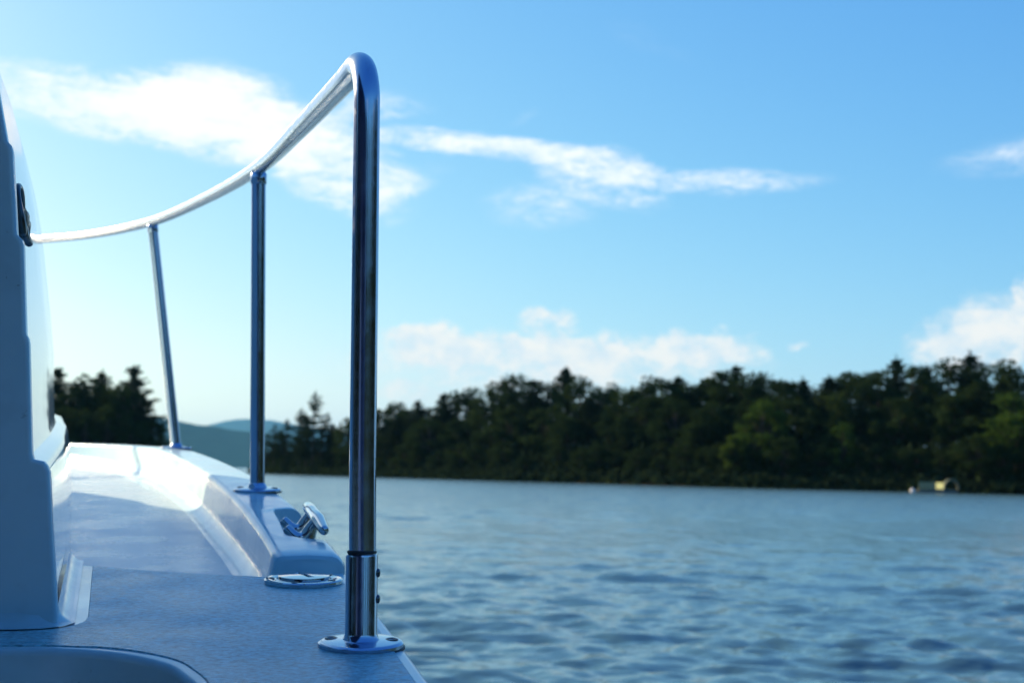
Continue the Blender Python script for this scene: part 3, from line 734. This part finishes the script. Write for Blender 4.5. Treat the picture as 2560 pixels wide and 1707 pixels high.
def inward(line, i):
    a = line[max(i - 1, 0)]; b = line[min(i + 1, len(line) - 1)]
    t = (b - a).normalized(); return Vector((-t.y, t.x, 0))
# hull shell
rows = [(.004, -.005, 0), (.004, -.10, 0), (.010, -.30, 0), (.05, -.65, .25), (.13, -1.05, .6), (.24, -1.40, .9), (.40, -1.72, 1.0)]
V = []
for i, p in enumerate(full_line):
    n = inward(full_line, i); bowness = max(0.0, (p.y - 2.6) / 2.8)
    zt = zdeck(p.x, p.y)
    for (ins, dz, bf) in rows:
        q = p + n * (ins + bowness * bf * .28)
        V.append((q.x, q.y, max(zt + dz, -.38)))
mesh_obj('hull', V, grid_faces(len(full_line), len(rows)), GEL, boat, 40)
V = []; prof = [(-.001 - .022 * math.sin(t), -.075 - .018 * math.cos(t)) for t in np.linspace(0, math.pi, 8)]
for i, p in enumerate(full_line):
    n = inward(full_line, i); zt = zdeck(p.x, p.y)
    for (ins, dz) in prof:
        q = p + n * ins; V.append((q.x, q.y, zt + dz))
mesh_obj('rub_rail', V, grid_faces(len(full_line), len(prof)), RUBBER, boat)

# side decks
def riser_edge():
    pts = [(-1.07, 1.366), (-.60, 1.366), (-.30, 1.364), (-.171, 1.362), (-.122, 1.357), (-.085, 1.342), (-.056, 1.320), (-.0245, 1.279), (-.009, 1.233), (.0, 1.195), (.008, 1.10), (.016, .9), (.024, .4), (.028, -2.6)]
    c = catmull([(x, y, 0) for x, y in pts], 5)
    return [(p.x, p.y) for p in c]
STEP = [(.183, 1.845), (.10, 1.79), (.0236, 1.8196), (-.067, 1.864), (-.125, 1.905), (-.162, 1.935), (-.20, 1.955), (-.6, 1.98), (-1.07, 1.98)]
outer = [(p.x, p.y) for p in gun_line if p.y < 1.84]
outline = outer + STEP + riser_edge()
me = slab(outline, zdeck, .55, .007, 4)
finish('side_deck', me, GEL, boat, 40)
me = slab([(mirror_l(x), y) for x, y in outline], zdeck, .55, .007, 4)
finish('side_deck', me, GEL, boat, 40)
# non-slip panel let into the starboard side deck
def base_l(s): return float(np.interp(s, [1.48, 2.0, 2.5, 3.0, 3.3, 3.5], [-.132, -.165, -.207, -.262, -.305, -.33]))
pan = [(gun_at(s) - .013, s) for s in np.linspace(.3, 1.80, 30)] + [(.15, 1.803), (.10, 1.779), (.02, 1.810), (-.067, 1.852), (-.118, 1.888)]
pan += [(base_l(s) + .027, s) for s in np.linspace(1.90, 1.52, 8)] + [(-.110, 1.49), (-.118, 1.470), (-.135, 1.452), (-.16, 1.446), (-.30, 1.444), (-.30, 1.377)]
pan += [(x + (.0 if y > 1.35 else .010), y + .012) for x, y in riser_edge() if x > -.29 and y > .29]
def pz(x, y): return zdeck(x, y) + .0012
me = slab(pan, pz, .004, .0008, 1)
finish('nonslip_panel', me, NONSKID, boat, 40)
mesh_obj('cockpit_sole', *box(-1.07, -.6, .52, 2.3, 4.4, .04), FLOOR, boat)

# foredeck well
half = [(i, p) for i, p in enumerate(gun_line) if p.y > 1.70]
V = []; NC = 15
for i, p in half:
    n = inward(full_line, i); q = p + n * .10
    if q.x < LC: q.x = LC
    for k in range(NC):
        l = q.x + (mirror_l(q.x) - q.x) * k / (NC - 1)
        V.append((l, q.y, zdeck(l, q.y) - FLOOR_DROP))
mesh_obj('foredeck', V, grid_faces(len(half), NC), FLOOR, boat, 60)

# bulwark round the foredeck
blk = [p for p in gun_line if p.y > 1.90]
blk = [Vector((gun_at(1.815), 1.815, 0)), Vector((gun_at(1.818), 1.818, 0)), Vector((gun_at(1.826), 1.826, 0)), Vector((gun_at(1.86), 1.86, 0))] + blk
ring = blk + [Vector((mirror_l(p.x), p.y, 0)) for p in reversed(blk[:-1])]
def bul_profile(h, sh):
    """(inset, height rel. top); sh shrinks the outline for the rounded end"""
    P = [(.004, -.17), (0, -.10), (0, -.020)]
    P += [(.020 - .020 * math.cos(t), -.020 + .020 * math.sin(t)) for t in np.linspace(.2, math.pi / 2, 7)]
    P += [(.050, .0012), (.078, .0)]
    P += [(.082 + .010 * math.sin(t), -.010 + .010 * math.cos(t)) for t in np.linspace(.25, math.pi / 2 - .05, 5)]
    rf = .030
    P += [(.095, -h + rf)]
    P += [(.095 + rf - rf * math.cos(t), -h + rf - rf * math.sin(t)) for t in np.linspace(.25, math.pi / 2, 6)]
    P += [(.150, -h - .0006), (.150, -.17)]
    return [(a + (sh if a < .05 else -sh if a < .1 else 0), b - (sh * 1.0 if b > -.03 else 0)) for a, b in P]
V = []; ns = None
for i, p in enumerate(ring):
    n = inward(ring, i)
    q = p + n * .126; h = ztop(p.y) - (zdeck(q.x, q.y) - FLOOR_DROP)
    end = min(i, len(ring) - 1 - i); sh = {0: .006, 1: .002, 2: 0.0003}.get(end, 0)
    P = bul_profile(h, sh); ns = len(P)
    for a, b in P:
        w = p + n * a; V.append((w.x, w.y, ztop(p.y) + b))
F = grid_faces(len(ring), ns, True) + [tuple(range(ns)), tuple(range((len(ring) - 1) * ns, len(ring) * ns))]
bul = mesh_obj('bulwark', V, F, GEL, boat, 32)
# notch for the cleat, open on the outboard side
def notch_cutter():
    zc = ztop(2.09)
    pts = [(.30, 1.945), (.150, 1.945), (.132, 1.951), (.119, 1.965), (.114, 1.985), (.112, 2.10), (.108, 2.205), (.112, 2.226), (.126, 2.240), (.145, 2.246), (.30, 2.246)]
    bm = bmesh.new()
    a = [bm.verts.new((x, y, ztop(y) - .036 + (.006 if x < .12 else 0))) for x, y in pts]; f = bm.faces.new(a)
    ex = bmesh.ops.extrude_face_region(bm, geom=[f])
    for g in ex['geom']:
        if isinstance(g, bmesh.types.BMVert): g.co.z += .12
    bmesh.ops.recalc_face_normals(bm, faces=bm.faces)
    me = bpy.data.meshes.new('cut'); bm.to_mesh(me); bm.free()
    o = bpy.data.objects.new('cut', me); COL.objects.link(o); o.parent = boat
    return o
cut = notch_cutter()
bpy.context.view_layer.update()
md = bul.modifiers.new('n', 'BOOLEAN'); md.operation = 'DIFFERENCE'; md.solver = 'EXACT'; md.object = cut
bv = bul.modifiers.new('b', 'BEVEL'); bv.width = .0035; bv.segments = 3; bv.limit_method = 'ANGLE'; bv.angle_limit = R(50); bv.use_clamp_overlap = True
dg = bpy.context.evaluated_depsgraph_get()
me = bpy.data.meshes.new_from_object(bul.evaluated_get(dg)); bul.modifiers.clear(); bul.data = me
me.polygons.foreach_set('use_smooth', [True] * len(me.polygons)); me.set_sharp_from_angle(angle=R(32))
cm = cut.data; bpy.data.objects.remove(cut); bpy.data.meshes.remove(cm)

# cabin
def ledge_z(s): return EYE + .001 + .062 * (s - 1.48)
plan_s = [(1.482, 0)] + [(s, 0) for s in np.linspace(1.52, 3.36, 16)]
side = [(base_l(s), s) for s, _ in plan_s] + [(-.330, 3.44), (-.352, 3.49), (-.41, 3.555), (-.55, 3.60), (-.80, 3.63), (-1.07, 3.64)]
loop = side + [(mirror_l(l), s) for l, s in reversed(side[:-1])]
PROFILE = [(.0, None), (.003, -.10), (.008, -.05), (.0135, -.010), (.0155, -.003), (.018, .0), (.028, .003), (.033, .005), (.036, .012), (.039, .06), (.0425, .12), (.050, .18), (.058, .235), (.070, .315), (.085, .385), (.105, .45), (.135, .52), (.165, .56), (.21, .59), (.28, .61), (.42, .625)]
def loop_norm(i):
    a = Vector(loop[max(i - 1, 0)]); b = Vector(loop[min(i + 1, len(loop) - 1)])
    t = (b - a).normalized(); return Vector((-t.y, t.x))
V = []
for (ins, dz) in PROFILE:
    for i, (l, s) in enumerate(loop):
        n = loop_norm(i)
        fr = 1.0
        if s > 3.37: ins2 = ins * 1.0 + max(0, (dz or 0)) * .35 * min(1, (s - 3.37) / .2)
        else: ins2 = ins
        if i in (0, len(loop) - 1): n = Vector((-1, 0)) if i == 0 else Vector((1, 0))
        q = Vector((l, s)) + n * (ins2 + .003)
        z = zdeck(l, s) - .06 if dz is None else ledge_z(min(s, 3.0)) + dz + (.02 * max(0, s - 3.0))
        V.append((q.x, q.y, z))
nl = len(loop)
F = grid_faces(len(PROFILE), nl) + [tuple(range((len(PROFILE) - 1) * nl, len(PROFILE) * nl))]
shell = mesh_obj('cabin_side', V, F, GLOSS, boat, 35)
# stepped aft frame of the cabin
edge = [(-.1315, -.20), (-.1325, -.155), (-.147, -.008), (-.1495, -.002), (-.153, .002), (-.1625, .004), (-.1645, .010), (-.1725, .118), (-.1735, .123), (-.1758, .127), (-.1825, .215), (-.184, .221), (-.1894, .226), (-.1975, .309), (-.199, .315), (-.203, .319), (-.218, .387), (-.24, .46), (-.275, .53), (-.33, .59), (-.42, .615), (-1.07, .63)]
edge = edge + [(mirror_l(l), z) for l, z in reversed(edge[:-1])]
bm = bmesh.new()
a = [bm.verts.new((l, 1.486, EYE + z)) for l, z in edge]; f = bm.faces.new(a)
ex = bmesh.ops.extrude_face_region(bm, geom=[f])
cap = [g for g in ex['geom'] if isinstance(g, bmesh.types.BMFace)][0]
for v in cap.verts: v.co.y -= .018
bmesh.ops.bevel(bm, geom=list(cap.edges), offset=.0045, segments=4, profile=.5, affect='EDGES', clamp_overlap=True)
bmesh.ops.recalc_face_normals(bm, faces=bm.faces)
me = bpy.data.meshes.new('cabin_frame'); bm.to_mesh(me); bm.free()
finish('cabin_frame', me, GEL, boat, 38)
# hollow cove where cabin meets deck
path = [Vector((base_l(s) - .002, s, 0)) for s in np.linspace(1.945, 1.50, 12)] + [Vector((-.1340, 1.487, 0)), Vector((-.139, 1.4755, 0)), Vector((-.150, 1.4695, 0)), Vector((-.17, 1.4685, 0)), Vector((-.4, 1.4685, 0)), Vector((-1.07, 1.4685, 0))]
V = []; cr = .017
prof = [(cr * (1 - math.cos(t)), cr * (1 - math.sin(t))) for t in np.linspace(0, math.pi / 2, 10)]
for i, p in enumerate(path):
    t = (path[min(i + 1, len(path) - 1)] - path[max(i - 1, 0)]).normalized(); n = Vector((-t.y, t.x, 0))
    for (d, z) in prof:
        q = p + n * d; V.append((q.x, q.y, zdeck(q.x, q.y) + z + .0016))
mesh_obj('cove', V, grid_faces(len(path), len(prof)), GEL, boat, 60)

# script emblem on the cabin side
def side_point(s, z, proud):
    dz = z - ledge_z(s)
    ins = float(np.interp(dz, [d for i_, d in PROFILE if d is not None], [i_ for i_, d in PROFILE if d is not None]))
    return Vector((base_l(s) - ins - .003 + proud, s, z))
pts = []
heights = [.052, .030, .026, .024, .030, .022]
s = 1.535
for k, hh in enumerate(heights):
    wd = .026 if k == 0 else .017
    for t in np.linspace(0, 2 * math.pi, 16, endpoint=False):
        pts.append(side_point(s + wd * t / 6.28 * .9 - .010 * math.sin(t) * (1.5 if k == 0 else 1), EYE + .234 + .062 * (s - 1.5) + hh * .5 * (1 - math.cos(t)), .0045))
    s += wd
v, f = tube(pts, [.0034 + .0014 * math.sin(i * .8) for i in range(len(pts))], 10)
mesh_obj('emblem', v, f, SCREWM, boat)

# ---- bow rail
TUBE = .0127
deck_n = Vector((-.015, -.07, 1)).normalized()
p1 = Vector((.150, 1.338, EYE - .163)); p1t = Vector((.1405, 1.340, EYE + .345))
rail_pts = [p1 + Vector((0, 0, .055)), p1.lerp(p1t, .3), p1.lerp(p1t, .6), p1.lerp(p1t, .85), p1t]
rb = .052
for t in np.linspace(.25, math.pi / 2, 7):
    rail_pts.append(Vector((p1t.x - .005 * (1 - math.cos(t)), p1t.y + rb * (1 - math.cos(t)), p1t.z + rb * math.sin(t) + .004 * (1 - math.cos(t)))))
rail_main = [(.1325, 1.44, EYE + .4045), (.1225, 1.62, EYE + .4225), (.1068, 1.88, EYE + .4485), (.0746, 2.469, EYE + .518), (-.02, 3.15, EYE + .583), (-.1535, 3.766, EYE + .631), (-.35, 4.36, EYE + .682), (-.5647, 4.826, EYE + .727), (-.83, 5.12, EYE + .745), (-1.07, 5.22, EYE + .75)]
full = [(q.x, q.y, q.z) for q in rail_pts] + rail_main
full = full + [(mirror_l(a), b, c) for a, b, c in reversed(full[:-1])]
v, f = tube(catmull(full, 8), TUBE, 32)
rail = mesh_obj('bow_rail', v, f, STEEL, boat, 60)

def flange(name, loc, normal, rad, th, screws, parent, spin=0.0):
    prof = [(rad - .001, 0), (rad, .001), (rad, th - .0022), (rad - .0018, th - .0004), (rad - .004, th), (rad * .45, th + .0012), (.002, th + .0014)]
    o = mesh_obj(name, *place(lathe(prof, 64), loc, normal), STEEL, parent, 40)
    q = Vector((0, 0, 1)).rotation_difference(Vector(normal).normalized())
    mesh_obj('sealant', *place(lathe([(rad + .0016, -.001), (rad + .0014, .0006), (rad - .001, .0012)], 64), loc, normal), SEAL, o, 40)
    for a in screws:
        c = Vector(loc) + q @ Vector((math.cos(a + spin) * rad * .72, math.sin(a + spin) * rad * .72, th + .0002))
        hd = mesh_obj('screw', *place(lathe([(.0062, -.001), (.0062, .0006), (.0050, .0012), (.0030, .0005), (.0012, -.0004)], 20), c, normal), SCREWM, o, 40)
    return o
YAW = BOAT_YAW
fl1 = flange('base_flange', p1, deck_n, .0395, .0062, (-.21 + .15, math.pi - .21 - .15, math.pi / 2 - .21), boat)
# socket that holds the near end of the rail, clamped by two bolts on its outboard side
ax = (p1t - p1).normalized()
sl_r = .0150
prof = [(sl_r + .0035, .006), (sl_r + .0012, .0085), (sl_r, .012), (sl_r, .0825), (sl_r - .0006, .0845), (TUBE + .0002, .0852)]
sleeve = mesh_obj('rail_socket', *place(lathe(prof, 48, False), p1, ax), STEEL, boat, 40)
ringp = [(TUBE + .0001, .0853), (TUBE + .0011, .0862), (TUBE + .0011, .0878), (TUBE + .0001, .0886)]
mesh_obj('socket_seal', *place(lathe(ringp, 48, False), p1, ax), SEAL, sleeve, 60)
seam = [p1 + ax * t + Vector((-.0110, -.0098, 0)).normalized() * (sl_r + .0001) for t in (.012, .05, .082)]
v, f = tube(seam, .0007, 6); mesh_obj('socket_seam', v, f, SEAL, sleeve)
for hz in (.044, .068):
    c = p1 + ax * hz + Vector((math.cos(-YAW), math.sin(-YAW), 0)) * (sl_r - .0006)
    mesh_obj('bolt', *place(lathe([(.0042, 0), (.0042, .0014), (.0034, .0024), (.0015, .0030)], 16), c, (math.cos(-YAW), math.sin(-YAW), 0)), SCREWM, sleeve, 40)

def stanchion(base, top, nrm):
    b = Vector(base); t = Vector(top); d = (t - b).normalized()
    v, f = tube([b + d * .002, b.lerp(t, .5), t - d * .002], TUBE * .98, 28)
    o = mesh_obj('post', v, f, STEEL, boat, 50)
    mesh_obj('post_collar', *place(lathe([(TUBE * .985, -.030), (TUBE + .0012, -.028), (TUBE + .0014, -.012), (TUBE * .985, -.010)], 32, False), t, d), STEEL, o, 60)
    mesh_obj('post_foot', *place(lathe([(.0175, .005), (.0160, .008), (.0145, .012), (TUBE * .98, .014)], 36, False), b, d), STEEL, o, 60)
    flange('base_flange', b, nrm, .0395, .0058, (0, math.pi, math.pi / 2), boat, -.21)
    return o
n2v = Vector((-.01, -.085, 1)); n3v = Vector((.0, -.05, 1))
post_specs = [((.0925, 2.4652, ztop(2.465) + .0005), (.0746, 2.469, EYE + .518), n2v), ((-.0675, 3.7484, ztop(3.748) + .0005), (-.1535, 3.7662, EYE + .631), n3v)]
for b_, t_, n_ in post_specs: stanchion(b_, t_, n_)

# deck filler plate and cap
fc = Vector((.1235, 1.7326, zdeck(.1235, 1.7326) + .0008))
plate = mesh_obj('filler_plate', *place(lathe([(.0455, 0), (.0465, .001), (.0465, .0048), (.0450, .0062), (.0420, .0066), (.0375, .0062), (.0345, .0052), (.0325, .0060), (.0318, .0045)], 72), fc, deck_n), CHROME, boat, 30)
V = []; NR, NS = 22, 72
for i in range(NR):
    r_ = .0305 * (i / (NR - 1)) if i < NR - 3 else .0305
    for k in range(NS):
        a = 2 * math.pi * k / NS; x, y = r_ * math.cos(a), r_ * math.sin(a)
        z = .0105 - .0012 * (r_ / .0305) ** 2
        if i == NR - 2: z = .0078
        if i == NR - 1: z = .0045
        u = x * .93 + y * .37; w = -x * .37 + y * .93
        if abs(u) < .0030 and abs(w) < .0200 and i < NR - 4: z -= .0034
        V.append((x, y, z))
cap_v, cap_f = place((V, grid_faces(NR, NS, True)), fc, deck_n)
cap_o = mesh_obj('filler_cap', cap_v, cap_f, CHROME, plate, 40)
sv = place(box(0, 0, .0086, .0056, .0385, .0016), fc, deck_n, -.38)
mesh_obj('key_slot', sv[0], sv[1], SEAL, plate, 0)
for k in range(5):
    a = -1.9 + k * 2 * math.pi / 5
    q = Vector((0, 0, 1)).rotation_difference(deck_n)
    c = fc + q @ Vector((math.cos(a) * .0392, math.sin(a) * .0392, .0062))
    mesh_obj('screw', *place(lathe([(.0046, 0), (.0044, .0008), (.0028, .0003), (.001, -.0003)], 16), c, deck_n), SCREWM, plate, 40)

# mooring cleat in its notch
Zt = ztop(2.05)
horn = [(.1655, 1.955, EYE - .0835), (.1648, 1.960, EYE - .0825), (.1630, 1.990, EYE - .0765), (.1605, 2.025, EYE - .0695), (.1585, 2.060, EYE - .0645), (.1570, 2.095, EYE - .0605), (.1565, 2.130, EYE - .0580), (.1560, 2.160, EYE - .0565), (.1560, 2.168, EYE - .0563)]
v, f = tube(catmull(horn, 5), [float(np.interp(i, [0, 3, 5, 14, 20, 26, 33, 38, 40], [.0030, .0064, .0068, .0100, .0092, .0094, .0085, .0062, .0030])) for i in range(41)], 20)
cleat = mesh_obj('cleat_horn', v, f, CHROME, boat, 60)
for sc, zo in ((2.016, 0.0), (2.098, .0082)):
    def cp(l, z, ds=0.0): return (l, sc + ds, EYE + z + zo)
    arm = [cp(.1165, -.0812, .004), cp(.1215, -.0865, .003), cp(.1290, -.0935, .001), cp(.1365, -.0965), cp(.1440, -.0925), cp(.1500, -.0835), cp(.1560, -.0735)]
    ap = catmull(arm, 5)
    v, f = tube(ap, [float(np.interp(i, [0, 1, 6, 15, 24, 30], [.0042, .0064, .0074, .0090, .0088, .0072])) for i in range(len(ap))], 14)
    mesh_obj('cleat_arm', v, f, CHROME, cleat, 60)
    v, f = tube([cp(.1490, -.126), cp(.1485, -.110), cp(.1490, -.0965), cp(.1530, -.0800)], [.013, .0098, .0088, .0078], 14)
    mesh_obj('cleat_leg', v, f, CHROME, cleat, 60)

# unseen canopy and curtain added behind the lens to darken posts and cabin face
NAVY = mat('added_navy_canvas', (0.018, 0.060, 0.20), 0.85)
_n = noise_of(NAVY, 260, 3, 0.6); NAVY.node_tree.links.new(bump(NAVY, _n.outputs[0], .3, .001), bsdf(NAVY).inputs['Normal'])
V = []; NX, NY = 13, 9
for top_ in (0, 1):
    for i in range(NY):
        s_ = 1.40 - 2.8 * i / (NY - 1)
        for k in range(NX):
            u = k / (NX - 1) * 2 - 1
            V.append((LC + u * .95, s_, EYE + .635 + .07 * (1 - u * u) + .02 * math.cos(i * 1.5) + .012 * top_))
F = grid_faces(NY, NX); nn = NX * NY
F = F + [tuple(q + nn for q in reversed(f_)) for f_ in F]
rim = [i for i in range(NX)] + [i * NX + NX - 1 for i in range(1, NY)] + [(NY - 1) * NX + k for k in range(NX - 2, -1, -1)] + [i * NX for i in range(NY - 2, 0, -1)]
F += [(rim[i], rim[(i + 1) % len(rim)], rim[(i + 1) % len(rim)] + nn, rim[i] + nn) for i in range(len(rim))]
can = mesh_obj('added_shade_canopy', V, F, NAVY, boat, 50)
mesh_obj('added_shade_curtain', *box(LC, -1.30, EYE + .13, 2.50, .012, 1.10), NAVY, can)
for sx_ in (LC - .93, LC + .93):
    for s_ in (-.4, -1.2):
        v, f = tube([(sx_, s_, EYE - .62), (sx_, s_, EYE + .63)], .0125, 12); mesh_obj('added_canopy_pole', v, f, STEEL, can)

# ---------------------------------------------------------------- haze over the lake
hz_me = bpy.data.meshes.new('haze')
v, f = box(0, 11500, 359.0, 70000, 40000, 722.0)
hz = mesh_obj('haze', v, f, EARTH, None, 0)
HZ = bpy.data.materials.new('haze_air'); HZ.use_nodes = True; HZ.node_tree.nodes.clear()
ho = nd(HZ, 'ShaderNodeOutputMaterial'); hv = nd(HZ, 'ShaderNodeVolumePrincipled')
hv.inputs['Color'].default_value = (0.20, 0.60, 1.0, 1); hv.inputs['Density'].default_value = 0.00003; hv.inputs['Anisotropy'].default_value = 0.1
HZ.node_tree.links.new(hv.outputs[0], ho.inputs['Volume'])
hz.data.materials.clear(); hz.data.materials.append(HZ)
tag(hz, 'thin pale haze lying over the lake and hills', 'haze', kind='stuff')
